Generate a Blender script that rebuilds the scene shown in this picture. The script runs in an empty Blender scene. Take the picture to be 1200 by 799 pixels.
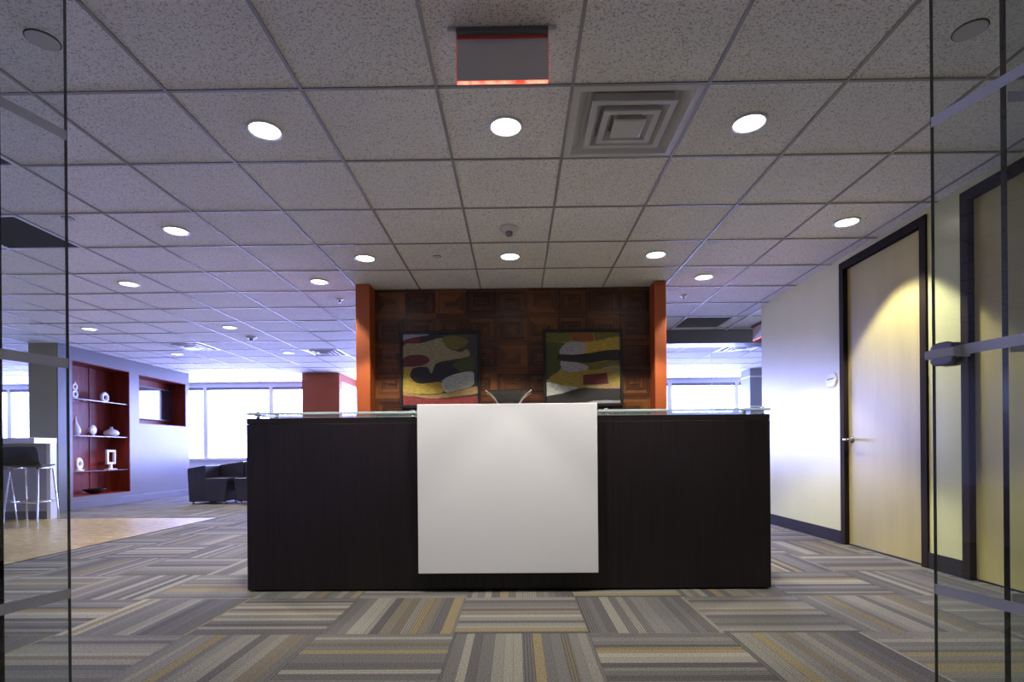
import bpy, bmesh, math, random
from mathutils import Vector, Matrix, geometry
random.seed(7)
S = bpy.context.scene
COL = S.collection
PI = math.pi

# ------------------------------------------------------------------ camera
H = 0.8208                     # camera height
CZ = 2.455                     # underside of the ceiling grid
FPX, CX, CY, YAW, ROLL = 639.28, 598.066, 529.068, -0.0112, -0.0083
cam_d = bpy.data.cameras.new('camera')
cam = bpy.data.objects.new('camera', cam_d); COL.objects.link(cam)
cam_d.sensor_width = 36.0; cam_d.sensor_fit = 'HORIZONTAL'
cam_d.lens = FPX * 36.0 / 1200.0
cam_d.shift_x = (600 - CX) / 1200.0
cam_d.shift_y = (CY - 399.5) / 1200.0
cam_d.clip_start = 0.02; cam_d.clip_end = 200
cy_, sy_, cr_, sr_ = math.cos(YAW), math.sin(YAW), math.cos(ROLL), math.sin(ROLL)
RA = Matrix(((cy_, -sy_, 0), (sy_, cy_, 0), (0, 0, 1)))
RB = Matrix(((cr_, 0, sr_), (0, 1, 0), (-sr_, 0, cr_)))
RW = RB @ RA                   # world -> (right, forward, up)
rt, fw, up = RW[0], RW[1], RW[2]
cam.matrix_world = Matrix(((rt[0], up[0], -fw[0], 0), (rt[1], up[1], -fw[1], 0), (rt[2], up[2], -fw[2], H), (0, 0, 0, 1)))
S.camera = cam
def to_pixel(x, y, z):
    q = RW @ Vector((x, y, z - H))
    if q[1] < 0.05: return None
    return CX + FPX * q[0] / q[1], CY - FPX * q[2] / q[1]

# ------------------------------------------------------------------ light
SKY = 40.0           # sky above the horizon
GROUND = 29.0        # city ground below it
SPOT_W = 134.0
LENS = 9.0
S.view_settings.view_transform = 'Standard'
S.view_settings.look = 'None'
S.view_settings.gamma = 1.0
S.view_settings.use_curve_mapping = False
S.view_settings.exposure = 0.0
wd = bpy.data.worlds.new('overcast_sky'); S.world = wd; wd.use_nodes = True
wb = wd.node_tree.nodes['Background']
wn = wd.node_tree
wt = wn.nodes.new('ShaderNodeTexCoord'); wsx = wn.nodes.new('ShaderNodeSeparateXYZ'); wr = wn.nodes.new('ShaderNodeMapRange')
wn.links.new(wt.outputs['Generated'], wsx.inputs[0]); wn.links.new(wsx.outputs[2], wr.inputs[0])
wr.inputs[1].default_value = -0.03; wr.inputs[2].default_value = 0.02; wr.inputs[3].default_value = GROUND; wr.inputs[4].default_value = SKY
wb.inputs[0].default_value = (0.38, 0.42, 1.0, 1); wn.links.new(wr.outputs[0], wb.inputs[1])
YB = 12.5                      # window wall
WIN_Z0, WIN_Z1 = 0.71, 2.35
pd = bpy.data.lights.new('window_portal', 'AREA'); pd.shape = 'RECTANGLE'; pd.size = 21.2; pd.size_y = WIN_Z1 - WIN_Z0
pd.cycles.is_portal = True
po = bpy.data.objects.new('window_portal', pd); COL.objects.link(po)
po.location = (-2.4, YB + 0.16, (WIN_Z0 + WIN_Z1) / 2); po.rotation_euler = (-PI / 2, 0, 0)

# ------------------------------------------------------------------ materials
def nodes(name):
    m = bpy.data.materials.new(name); m.use_nodes = True
    nt = m.node_tree
    return m, nt, nt.nodes['Principled BSDF']
def setp(b, col=None, rough=None, metal=None, spec=None, coat=None, emit=None, es=None):
    if col is not None: b.inputs['Base Color'].default_value = (*col, 1)
    if rough is not None: b.inputs['Roughness'].default_value = rough
    if metal is not None: b.inputs['Metallic'].default_value = metal
    if spec is not None: b.inputs['Specular IOR Level'].default_value = spec
    if coat is not None: b.inputs['Coat Weight'].default_value = coat
    if emit is not None: b.inputs['Emission Color'].default_value = (*emit, 1); b.inputs['Emission Strength'].default_value = es
def N(nt, t, **kw):
    n = nt.nodes.new(t)
    for k, v in kw.items():
        if k in n.inputs.keys() if hasattr(n.inputs, 'keys') else False: n.inputs[k].default_value = v
        else: setattr(n, k, v)
    return n
def mapping(nt, coord, scale, rot=(0, 0, 0)):
    tc = nt.nodes.new('ShaderNodeTexCoord'); mp = nt.nodes.new('ShaderNodeMapping')
    if coord == 'Position':
        g = nt.nodes.new('ShaderNodeNewGeometry'); nt.links.new(g.outputs['Position'], mp.inputs[0])
    else: nt.links.new(tc.outputs[coord], mp.inputs[0])
    mp.inputs['Scale'].default_value = scale; mp.inputs['Rotation'].default_value = rot
    return mp.outputs[0]
def ramp(nt, stops, interp='LINEAR'):
    r = nt.nodes.new('ShaderNodeValToRGB'); e = r.color_ramp.elements; r.color_ramp.interpolation = interp
    while len(e) > 1: e.remove(e[-1])
    e[0].position = stops[0][0]; e[0].color = (*stops[0][1], 1)
    for p, c in stops[1:]:
        x = e.new(p); x.color = (*c, 1)
    return r
def noise(nt, vec, scale, detail=3, rough=0.55):
    n = nt.nodes.new('ShaderNodeTexNoise'); n.inputs['Scale'].default_value = scale
    n.inputs['Detail'].default_value = detail; n.inputs['Roughness'].default_value = rough
    if vec is not None: nt.links.new(vec, n.inputs['Vector'])
    return n
def bump(nt, h, b, strength, dist=0.002):
    bp = nt.nodes.new('ShaderNodeBump'); bp.inputs['Strength'].default_value = strength; bp.inputs['Distance'].default_value = dist
    nt.links.new(h, bp.inputs['Height']); nt.links.new(bp.outputs[0], b.inputs['Normal'])
def mult(nt, a, b, fac=1.0):
    m = nt.nodes.new('ShaderNodeMix'); m.data_type = 'RGBA'; m.blend_type = 'MULTIPLY'; m.inputs[0].default_value = fac
    nt.links.new(a, m.inputs[6]); nt.links.new(b, m.inputs[7]); return m.outputs[2]

M = {}
def plain(key, col, rough=0.5, vary=0.06, scale=3.0, bmp=0.0, **kw):
    m, nt, b = nodes(key); setp(b, col, rough, **kw)
    v = mapping(nt, 'Position', (1, 1, 1)); n = noise(nt, v, scale, 4)
    r = ramp(nt, [(0.3, tuple(c * (1 - vary) for c in col)), (0.7, tuple(min(1, c * (1 + vary)) for c in col))])
    nt.links.new(n.outputs[0], r.inputs[0]); nt.links.new(r.outputs[0], b.inputs['Base Color'])
    if bmp: bump(nt, noise(nt, v, 180, 2).outputs[0], b, bmp)
    M[key] = m; return m
def wood(key, dark, light, rough=0.4, axis=(14, 14, 0.8), coord='Position', coat=0.0, spec=0.5):
    m, nt, b = nodes(key); setp(b, None, rough, coat=coat, spec=spec)
    v = mapping(nt, coord, axis); n = noise(nt, v, 3.0, 6, 0.65)
    r = ramp(nt, [(0.3, dark), (0.72, light)])
    nt.links.new(n.outputs[0], r.inputs[0]); nt.links.new(r.outputs[0], b.inputs['Base Color'])
    bump(nt, n.outputs[0], b, 0.08)
    M[key] = m; return m

plain('wall_cream', (0.58, 0.57, 0.29), 0.28, 0.03, bmp=0.03, spec=0.42)
plain('wall_grey', (0.145, 0.145, 0.155), 0.34, 0.03, bmp=0.03, spec=0.45)
plain('wall_olive', (0.28, 0.26, 0.15), 0.6, 0.06, bmp=0.05)
plain('wall_white', (0.72, 0.72, 0.72), 0.5, 0.03)
plain('wall_lobby', (0.28, 0.265, 0.24), 0.6, 0.05)
plain('orange', (0.40, 0.085, 0.017), 0.5, 0.06, bmp=0.05)
plain('base_dark', (0.030, 0.027, 0.028), 0.6, 0.1, spec=0.04)
plain('base_grey', (0.13, 0.13, 0.15), 0.5, 0.06)
plain('white_laminate', (0.88, 0.88, 0.90), 0.28, 0.01)
plain('white_metal', (0.72, 0.72, 0.73), 0.35, 0.02)
plain('vent_white', (0.60, 0.60, 0.60), 0.32, 0.03)
plain('ceiling_plain', (0.55, 0.54, 0.53), 0.7, 0.03)
plain('grid_paint', (0.30, 0.30, 0.31), 0.4, 0.05, metal=0.0)
plain('dark_slot', (0.02, 0.02, 0.022), 0.6, 0.1)
plain('grille_dark', (0.10, 0.10, 0.11), 0.5, 0.1)
plain('leather', (0.018, 0.015, 0.022), 0.42, 0.2, 30, bmp=0.25)
plain('ceramic', (0.85, 0.85, 0.88), 0.2, 0.02)
plain('black_plastic', (0.02, 0.02, 0.022), 0.3, 0.1)
plain('black_frame', (0.008, 0.006, 0.006), 0.45, 0.2)
plain('counter_grey', (0.42, 0.42, 0.44), 0.4, 0.03)
plain('grey_panel', (0.22, 0.23, 0.27), 0.5, 0.04)
plain('amber_dish', (0.011, 0.006, 0.004), 0.2, 0.6, 14, spec=0.25)
plain('rim_pale', (0.75, 0.66, 0.58), 0.2, 0.05)
plain('print_dark', (0.08, 0.08, 0.10), 0.6, 0.05)
plain('sign_grey', (0.86, 0.83, 0.79), 0.22, 0.03)
plain('housing_grey', (0.16, 0.14, 0.135), 0.4, 0.03)
plain('slab', (0.12, 0.12, 0.12), 0.8, 0.05)
wood('espresso', (0.009, 0.0065, 0.0075), (0.021, 0.0145, 0.0145), 0.38, (26, 26, 0.7), spec=0.35)
wood('mahogany', (0.10, 0.011, 0.006), (0.24, 0.032, 0.014), 0.4, (5, 5, 0.9), spec=0.25)
wood('door_maple', (0.37, 0.32, 0.125), (0.43, 0.37, 0.15), 0.36, (3, 3, 0.35), spec=0.3)
wood('frame_wood', (0.017, 0.012, 0.009), (0.036, 0.027, 0.020), 0.6, (20, 20, 0.6), spec=0.03)

m, nt, b = nodes('chrome'); setp(b, (0.78, 0.78, 0.80), 0.12, 1.0); M['chrome'] = m
m, nt, b = nodes('brushed_steel'); setp(b, (0.55, 0.55, 0.58), 0.3, 1.0); M['steel'] = m
m, nt, b = nodes('dark_steel'); setp(b, (0.26, 0.26, 0.30), 0.35, 0.8); M['dark_steel'] = m
m, nt, b = nodes('screen_glass'); setp(b, (0.006, 0.006, 0.008), 0.06, spec=1.0, coat=1.0); b.inputs['IOR'].default_value = 1.8; M['screen'] = m
m, nt, b = nodes('lamp_lens'); setp(b, (0.9, 0.9, 0.9), 0.4, emit=(1.0, 0.96, 0.90), es=LENS); M['lens'] = m
m, nt, b = nodes('red_edge'); setp(b, (0.5, 0.02, 0.02), 0.3, emit=(1.0, 0.06, 0.03), es=2.6)
v = mapping(nt, 'Position', (1, 1, 1)); n = noise(nt, v, 26, 2); r = ramp(nt, [(0.38, (1.0, 0.04, 0.02)), (0.62, (1.0, 0.24, 0.15))])
nt.links.new(n.outputs[0], r.inputs[0]); nt.links.new(r.outputs[0], b.inputs['Emission Color']); M['red_edge'] = m
m, nt, b = nodes('red_side'); setp(b, (0.5, 0.02, 0.02), 0.3, emit=(1.0, 0.08, 0.06), es=0.32); M['red_side'] = m
m, nt, b = nodes('red_dim'); setp(b, (0.10, 0.03, 0.03), 0.4, emit=(1.0, 0.08, 0.06), es=0.05); M['red_dim'] = m

def glass_mat(key, tint, ior=1.5, rough=0.0):
    m = bpy.data.materials.new(key); m.use_nodes = True; nt = m.node_tree; nt.nodes.clear()
    o = nt.nodes.new('ShaderNodeOutputMaterial'); mx = nt.nodes.new('ShaderNodeMixShader')
    t = nt.nodes.new('ShaderNodeBsdfTransparent'); t.inputs[0].default_value = (*tint, 1)
    g = nt.nodes.new('ShaderNodeBsdfGlossy'); g.inputs['Roughness'].default_value = rough
    fr = nt.nodes.new('ShaderNodeFresnel'); ge = nt.nodes.new('ShaderNodeNewGeometry')
    im = nt.nodes.new('ShaderNodeMix'); im.inputs[2].default_value = ior; im.inputs[3].default_value = 1 / ior    # same pane from both sides
    nt.links.new(ge.outputs['Backfacing'], im.inputs[0]); nt.links.new(im.outputs[0], fr.inputs[0])
    nt.links.new(fr.outputs[0], mx.inputs[0]); nt.links.new(t.outputs[0], mx.inputs[1]); nt.links.new(g.outputs[0], mx.inputs[2])
    nt.links.new(mx.outputs[0], o.inputs[0]); M[key] = m
glass_mat('door_glass', (0.93, 0.955, 0.94), 1.45)
glass_mat('window_glass', (0.97, 0.98, 0.99), 1.45)
glass_mat('shelf_glass', (0.90, 0.94, 0.93), 1.5)
glass_mat('counter_glass', (0.82, 0.88, 0.88), 1.5, 0.03)
m, nt, b = nodes('glass_edge'); setp(b, (0.12, 0.14, 0.10), 0.12, spec=0.8); M['glass_edge'] = m
m, nt, b = nodes('glass_edge_mid'); setp(b, (0.16, 0.17, 0.19), 0.15, spec=0.8); M['glass_edge_mid'] = m
m, nt, b = nodes('glass_edge_dark'); setp(b, (0.010, 0.018, 0.018), 0.15, spec=0.6); M['glass_edge_dark'] = m
m, nt, b = nodes('glass_edge_pale'); setp(b, (0.55, 0.66, 0.66), 0.12, spec=0.8); M['glass_edge_pale'] = m
m = bpy.data.materials.new('satin_film'); m.use_nodes = True; nt = m.node_tree; nt.nodes.clear()
o = nt.nodes.new('ShaderNodeOutputMaterial'); mx = nt.nodes.new('ShaderNodeMixShader'); mx.inputs[0].default_value = 0.88
t = nt.nodes.new('ShaderNodeBsdfTransparent'); a = nt.nodes.new('ShaderNodeMixShader'); a.inputs[0].default_value = 0.40; td = nt.nodes.new('ShaderNodeMixShader'); dd = nt.nodes.new('ShaderNodeBsdfDiffuse'); dd.inputs[0].default_value = (0.86, 0.87, 0.90, 1)
df = nt.nodes.new('ShaderNodeBsdfGlossy'); df.inputs[0].default_value = (0.86, 0.87, 0.90, 1); df.inputs['Roughness'].default_value = 0.6
tl = nt.nodes.new('ShaderNodeBsdfTranslucent'); tl.inputs[0].default_value = (0.86, 0.87, 0.90, 1)
nt.links.new(df.outputs[0], a.inputs[1]); nt.links.new(tl.outputs[0], td.inputs[1]); nt.links.new(dd.outputs[0], td.inputs[2]); nt.links.new(td.outputs[0], a.inputs[2])
nt.links.new(t.outputs[0], mx.inputs[1]); nt.links.new(a.outputs[0], mx.inputs[2]); nt.links.new(mx.outputs[0], o.inputs[0]); M['frost'] = m

# mineral-fibre ceiling tile: pale board with dark pits and short fissures
m, nt, b = nodes('ceiling_board'); setp(b, None, 0.9, spec=0.2)
v = mapping(nt, 'Position', (1, 1, 1))
n1 = noise(nt, v, 125, 2, 0.7); n2 = noise(nt, v, 240, 1); n3 = noise(nt, v, 1.7, 2)
r1 = ramp(nt, [(0.385, (0.50, 0.50, 0.50)), (0.445, (1, 1, 1))]); nt.links.new(n1.outputs[0], r1.inputs[0])
r2 = ramp(nt, [(0.30, (0.7, 0.7, 0.7)), (0.46, (1, 1, 1))]); nt.links.new(n2.outputs[0], r2.inputs[0])
r3 = ramp(nt, [(0.3, (0.86, 0.85, 0.83)), (0.7, (0.92, 0.91, 0.89))]); nt.links.new(n3.outputs[0], r3.inputs[0])
nt.links.new(mult(nt, mult(nt, r3.outputs[0], r1.outputs[0]), r2.outputs[0]), b.inputs['Base Color'])
bump(nt, r1.outputs[0], b, 0.35, 0.002); M['ceiling_board'] = m

# carpet: every tile carries its own run of stripes
m, nt, b = nodes('carpet'); setp(b, None, 0.95, spec=0.15)
uv = nt.nodes.new('ShaderNodeUVMap'); uv.uv_map = 'UVMap'
sep = nt.nodes.new('ShaderNodeSeparateXYZ'); nt.links.new(uv.outputs[0], sep.inputs[0])
at = nt.nodes.new('ShaderNodeAttribute'); at.attribute_name = 'rnd'
def mth(op, a, b_=None, c=None):
    n = nt.nodes.new('ShaderNodeMath'); n.operation = op
    for i, q in enumerate((a, b_, c)):
        if q is None: continue
        if isinstance(q, (int, float)): n.inputs[i].default_value = q
        else: nt.links.new(q, n.inputs[i])
    return n.outputs[0]
w = mth('MULTIPLY_ADD', at.outputs['Fac'], 977.0, sep.outputs[0])
vo = nt.nodes.new('ShaderNodeTexVoronoi'); vo.voronoi_dimensions = '1D'; vo.inputs['Scale'].default_value = 15.0
vo.inputs['Randomness'].default_value = 0.95; nt.links.new(w, vo.inputs['W'])
sc = nt.nodes.new('ShaderNodeSeparateColor'); nt.links.new(vo.outputs['Color'], sc.inputs[0])
CARPET = [(0.00, (0.080, 0.075, 0.078)), (0.15, (0.132, 0.125, 0.123)), (0.30, (0.100, 0.095, 0.096)), (0.45, (0.188, 0.178, 0.158)),
          (0.57, (0.112, 0.107, 0.106)), (0.70, (0.160, 0.152, 0.140)), (0.82, (0.178, 0.144, 0.088)), (0.88, (0.122, 0.105, 0.084)), (0.94, (0.225, 0.214, 0.19))]
cr = ramp(nt, CARPET, 'CONSTANT'); nt.links.new(sc.outputs[0], cr.inputs[0])
# pin lines inside some of the stripes
pl = mth('SINE', mth('MULTIPLY', w, 300.0)); pl = mth('GREATER_THAN', pl, 0.25)
pl = mth('MULTIPLY', pl, mth('GREATER_THAN', sc.outputs[1], 0.62))
pin = nt.nodes.new('ShaderNodeMix'); pin.data_type = 'RGBA'; pin.blend_type = 'MULTIPLY'
nt.links.new(pl, pin.inputs[0]); nt.links.new(cr.outputs[0], pin.inputs[6]); pin.inputs[7].default_value = (0.62, 0.61, 0.62, 1)
# thin dark/pale seams between a few stripes
vo2 = nt.nodes.new('ShaderNodeTexVoronoi'); vo2.voronoi_dimensions = '1D'; vo2.feature = 'DISTANCE_TO_EDGE'; vo2.inputs['Scale'].default_value = 15.0
vo2.inputs['Randomness'].default_value = 0.95; nt.links.new(w, vo2.inputs['W'])
sm = ramp(nt, [(0.0, (0.70, 0.69, 0.69)), (0.06, (1, 1, 1))]); nt.links.new(vo2.outputs['Distance'], sm.inputs[0])
v = mapping(nt, 'Position', (1, 1, 1)); pn = noise(nt, v, 150, 3, 0.75)
pr_ = ramp(nt, [(0.32, (0.42, 0.42, 0.42)), (0.68, (1.45, 1.45, 1.45))]); nt.links.new(pn.outputs[0], pr_.inputs[0])
nt.links.new(mult(nt, mult(nt, pin.outputs[2], sm.outputs[0]), pr_.outputs[0]), b.inputs['Base Color'])
bump(nt, pn.outputs[0], b, 0.5, 0.004); M['carpet'] = m

# tan laminate with short wavy flecks
m, nt, b = nodes('laminate'); setp(b, None, 0.33, spec=0.5)
v = mapping(nt, 'Position', (9, 9, 1)); n = noise(nt, v, 1.3, 3, 0.6)
r = ramp(nt, [(0.30, (0.17, 0.115, 0.045)), (0.5, (0.31, 0.235, 0.105)), (0.68, (0.45, 0.37, 0.20))])
nt.links.new(n.outputs[0], r.inputs[0]); nt.links.new(r.outputs[0], b.inputs['Base Color']); M['laminate'] = m

# feature-wall parquet: tone of each strip comes from the mesh
m, nt, b = nodes('parquet'); setp(b, None, 0.34, spec=0.45)
at = nt.nodes.new('ShaderNodeAttribute'); at.attribute_name = 'tone'
v = mapping(nt, 'Position', (30, 30, 9)); n = noise(nt, v, 2.0, 5, 0.65)
r = ramp(nt, [(0.0, (0.030, 0.010, 0.004)), (0.5, (0.095, 0.032, 0.010)), (1.0, (0.235, 0.088, 0.024))]); nt.links.new(at.outputs['Fac'], r.inputs[0])
g = ramp(nt, [(0.3, (0.66, 0.66, 0.66)), (0.7, (1.15, 1.15, 1.15))]); nt.links.new(n.outputs[0], g.inputs[0])
nt.links.new(mult(nt, r.outputs[0], g.outputs[0]), b.inputs['Base Color']); M['parquet'] = m

def paint(key, col):
    m, nt, b = nodes('paint_' + key); setp(b, None, 0.5)
    v = mapping(nt, 'Position', (6, 1, 26)); n = noise(nt, v, 3.5, 5, 0.65)
    r = ramp(nt, [(0.28, tuple(c * 0.38 for c in col)), (0.72, tuple(min(1, c * 1.15) for c in col))])
    nt.links.new(n.outputs[0], r.inputs[0]); nt.links.new(r.outputs[0], b.inputs['Base Color']); return m

# ------------------------------------------------------------------ mesh helpers
def new_obj(name, bm, mats, parent=None, smooth=False, kind=None):
    me = bpy.data.meshes.new(name); bm.to_mesh(me); bm.free()
    if not isinstance(mats, (list, tuple)): mats = [mats]
    for k in mats: me.materials.append(M[k] if isinstance(k, str) else k)
    if smooth:
        for p in me.polygons: p.use_smooth = True
    o = bpy.data.objects.new(name, me); COL.objects.link(o)
    if parent is not None: o.parent = parent
    if kind: o['kind'] = kind
    return o
def link_mesh(name, me, parent=None, loc=(0, 0, 0), rot=(0, 0, 0)):
    o = bpy.data.objects.new(name, me); COL.objects.link(o); o.location = loc; o.rotation_euler = rot
    if parent is not None: o.parent = parent
    return o
def tag(o, label, cat=None, group=None, kind=None):
    o['label'] = label
    if cat: o['category'] = cat
    if group: o['group'] = group
    if kind: o['kind'] = kind
    return o
def thing(name, label, cat, loc=(0, 0, 0), rz=0.0, group=None, kind=None):
    o = bpy.data.objects.new(name, None); COL.objects.link(o); o.empty_display_size = 0.1
    o.location = loc; o.rotation_euler = (0, 0, rz)
    return tag(o, label, cat, group, kind)
def dup(root, loc=None, rz=None, label=None, group=None, mirror=False):
    def cp(o, par):
        c = o.copy(); COL.objects.link(c); c.parent = par
        for ch in list(o.children): cp(ch, c)
        return c
    r = cp(root, None)
    if loc is not None: r.location = loc
    if rz is not None: r.rotation_euler = (0, 0, rz)
    if label: r['label'] = label
    if group: r['group'] = group
    return r
def box(bm, x0, x1, y0, y1, z0, z1, bev=0.0, seg=1, mat=0):
    r = bmesh.ops.create_cube(bm, size=1.0); vs = r['verts']
    for v in vs:
        v.co = Vector((x0 if v.co.x < 0 else x1, y0 if v.co.y < 0 else y1, z0 if v.co.z < 0 else z1))
    fs = list({f for v in vs for f in v.link_faces})
    for f in fs: f.material_index = mat
    if bev > 0:
        es = list({e for v in vs for e in v.link_edges})
        rb = bmesh.ops.bevel(bm, geom=es, offset=bev, segments=seg, affect='EDGES', profile=0.5, clamp_overlap=True)
        for f in rb['faces']: f.material_index = mat
    return fs
def B(x0, x1, y0, y1, z0, z1, bev=0.0, seg=1):
    bm = bmesh.new(); box(bm, x0, x1, y0, y1, z0, z1, bev, seg); return bm
def lathe(bm, prof, seg=32, c=(0, 0, 0), close=False, mat=0):
    rows = []
    for r, z in prof:
        if r < 1e-6: rows.append([bm.verts.new((c[0], c[1], c[2] + z))])
        else: rows.append([bm.verts.new((c[0] + r * math.cos(2 * PI * i / seg), c[1] + r * math.sin(2 * PI * i / seg), c[2] + z)) for i in range(seg)])
    for a, b_ in zip(rows, rows[1:]):
        for i in range(seg):
            j = (i + 1) % seg
            q = [a[i % len(a)], a[j % len(a)], b_[j % len(b_)], b_[i % len(b_)]]
            q2 = []
            for v in q:
                if v not in q2: q2.append(v)
            if len(q2) >= 3:
                try: f = bm.faces.new(q2); f.material_index = mat
                except ValueError: pass
    bmesh.ops.recalc_face_normals(bm, faces=bm.faces[:])
def LB(prof, seg=32, c=(0, 0, 0)):
    bm = bmesh.new(); lathe(bm, prof, seg, c); return bm
def tube(bm, pts, r, seg=10, caps=True):
    pts = [Vector(p) for p in pts]; rings = []
    for i, p in enumerate(pts):
        d = (pts[min(i + 1, len(pts) - 1)] - pts[max(i - 1, 0)]).normalized()
        a = Vector((0, 0, 1)) if abs(d.z) < 0.9 else Vector((1, 0, 0))
        u = d.cross(a).normalized(); w = d.cross(u)
        rr = r[i] if isinstance(r, (list, tuple)) else r
        rings.append([bm.verts.new(p + rr * (u * math.cos(2 * PI * k / seg) + w * math.sin(2 * PI * k / seg))) for k in range(seg)])
    for a, b_ in zip(rings, rings[1:]):
        for k in range(seg): bm.faces.new((a[k], a[(k + 1) % seg], b_[(k + 1) % seg], b_[k]))
    if caps: bm.faces.new(rings[0]); bm.faces.new(rings[-1])
    bmesh.ops.recalc_face_normals(bm, faces=bm.faces[:])
def TB(pts, r, seg=10):
    bm = bmesh.new(); tube(bm, pts, r, seg); return bm
def prism(bm, poly, axis, a, b_, bev=0.0, seg=2):
    """poly: 2D outline; axis 'x': (y,z) extruded along x; 'y': (x,z); 'z': (x,y)."""
    def P(p, t): return (t, p[0], p[1]) if axis == 'x' else (p[0], t, p[1]) if axis == 'y' else (p[0], p[1], t)
    A = [bm.verts.new(P(p, a)) for p in poly]; C = [bm.verts.new(P(p, b_)) for p in poly]
    fs = [bm.faces.new(A), bm.faces.new(C)]
    n = len(poly)
    for i in range(n): fs.append(bm.faces.new((A[i], A[(i + 1) % n], C[(i + 1) % n], C[i])))
    bmesh.ops.recalc_face_normals(bm, faces=bm.faces[:])
    if bev > 0:
        es = list({e for f in fs for e in f.edges})
        bmesh.ops.bevel(bm, geom=es, offset=bev, segments=seg, affect='EDGES', profile=0.5, clamp_overlap=True)
def PB(poly, axis, a, b_, bev=0.0, seg=2):
    bm = bmesh.new(); prism(bm, poly, axis, a, b_, bev, seg); return bm
def torus_bm(bm, c, R, r, axis='x', ey=1.0, ez=1.0, seg=28, ts=10):
    rows = []
    for i in range(seg):
        t = 2 * PI * i / seg; row = []
        for k in range(ts):
            q = 2 * PI * k / ts; rad = R + r * math.cos(q)
            row.append(bm.verts.new((c[0] + r * math.sin(q) * 0.9, c[1] + rad * math.cos(t) * ey, c[2] + rad * math.sin(t) * ez)))
        rows.append(row)
    for i in range(seg):
        for k in range(ts):
            bm.faces.new((rows[i][k], rows[(i + 1) % seg][k], rows[(i + 1) % seg][(k + 1) % ts], rows[i][(k + 1) % ts]))
    bmesh.ops.recalc_face_normals(bm, faces=bm.faces[:])
def holed(axis, t0, t1, a0, a1, z0, z1, holes):
    """A slab with rectangular holes. axis 'x': spans y=a, thickness in x; 'y': spans x=a."""
    bm = bmesh.new()
    A = sorted({a0, a1, *[q for h in holes for q in h[:2]]}); Z = sorted({z0, z1, *[q for h in holes for q in h[2:]]})
    for p, q in zip(A, A[1:]):
        zs = None; runs = []
        for u, w in zip(Z, Z[1:]):
            cut = any(h[0] <= p + 1e-6 and q - 1e-6 <= h[1] and h[2] <= u + 1e-6 and w - 1e-6 <= h[3] for h in holes)
            if cut: zs = None
            elif zs is None: zs = [u, w]; runs.append(zs)
            else: zs[1] = w
        for u, w in runs:
            if axis == 'x': box(bm, t0, t1, p, q, u, w)
            else: box(bm, p, q, t0, t1, u, w)
    return bm

# ------------------------------------------------------------------ the setting
TILE = 0.6096
GX, GY = -0.345, 2.4417           # ceiling grid origin
X0, X1, Y0 = -13.1, 8.5, -2.6     # room bounds
XR = 2.8125                       # face of the wall with the doors
XL = -6.67                        # face of the wall with the niches
YG = 0.933                        # glass front

ceiling = new_obj('ceiling', B(X0, X1, Y0, YB + 0.1, CZ + 0.09, CZ + 0.15), 'slab')
tag(ceiling, 'suspended grey acoustic tile ceiling with a thin metal grid', 'ceiling', kind='structure')
floor = new_obj('floor', B(X0, X1, Y0, YB + 0.1, -0.06, -0.006), 'slab')
tag(floor, 'office floor of striped grey and tan carpet tiles', 'floor', kind='structure')

# ceiling tiles and grid
def tc(i, j): return GX + (i + 0.5) * TILE, GY + (j + 0.5) * TILE
SPECIAL = {(1, 0): 'diffuser', (-8, 9): 'diffuser', (-5, 10): 'diffuser', (4, 7): 'grille', (-6, 2): 'grille', (-5, 0): 'grille', (6, 10): 'diffuser'}
cells = []
for i in range(math.floor((X0 - GX) / TILE), math.ceil((X1 - GX) / TILE)):
    for j in range(math.floor((Y0 - GY) / TILE), math.ceil((YB - GY) / TILE)):
        if (i, j) in SPECIAL: continue
        x, y = tc(i, j)
        a0, a1 = max(x - TILE / 2, X0), min(x + TILE / 2, X1); b0, b1 = max(y - TILE / 2, Y0), min(y + TILE / 2, YB)
        if a1 - a0 < 0.03 or b1 - b0 < 0.03: continue
        px = [to_pixel(p, q, CZ) for p in (a0, a1) for q in (b0, b1)]
        area = 0
        if all(px):
            us = [p[0] for p in px]; vs = [p[1] for p in px]
            vis = max(us) > 0 and min(us) < 1200 and max(vs) > 0
            hid = (y > 5.6 and -1.6 < x * 5.4 / y < 1.45) or (x > 2.95 and y < 6.2)
            if vis and not hid: area = (min(max(us), 1200) - max(min(us), 0)) * (max(vs) - max(min(vs), 0))
        cells.append((area, i, j, a0, a1, b0, b1))
cells.sort(reverse=True)
full = bpy.data.meshes.new('ceiling_tile'); bm = B(-TILE / 2 + .002, TILE / 2 - .002, -TILE / 2 + .002, TILE / 2 - .002, 0.004, 0.019); bm.to_mesh(full); bm.free()
full.materials.append(M['ceiling_board'])
rest = bmesh.new(); n_ct = 0
for area, i, j, a0, a1, b0, b1 in cells:
    x, y = tc(i, j)
    if area > 0 and n_ct < 298:
        n_ct += 1
        if a1 - a0 > TILE - .001 and b1 - b0 > TILE - .001: link_mesh('ceiling_tile', full, ceiling, (x, y, CZ))
        else: new_obj('ceiling_tile', B(a0 + .002, a1 - .002, b0 + .002, b1 - .002, CZ + .004, CZ + .019), 'ceiling_board', ceiling)
    else: box(rest, a0 + .002, a1 - .002, b0 + .002, b1 - .002, CZ + .004, CZ + .019)
new_obj('ceiling_tile_field', rest, 'ceiling_board', ceiling, kind='stuff')
for i in range(math.ceil((X0 - GX) / TILE), math.floor((X1 - GX) / TILE) + 1):
    x = GX + i * TILE; new_obj('grid_runner', B(x - .0075, x + .0075, Y0, YB, CZ - .002, CZ + .0036), 'grid_paint', ceiling)
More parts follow.
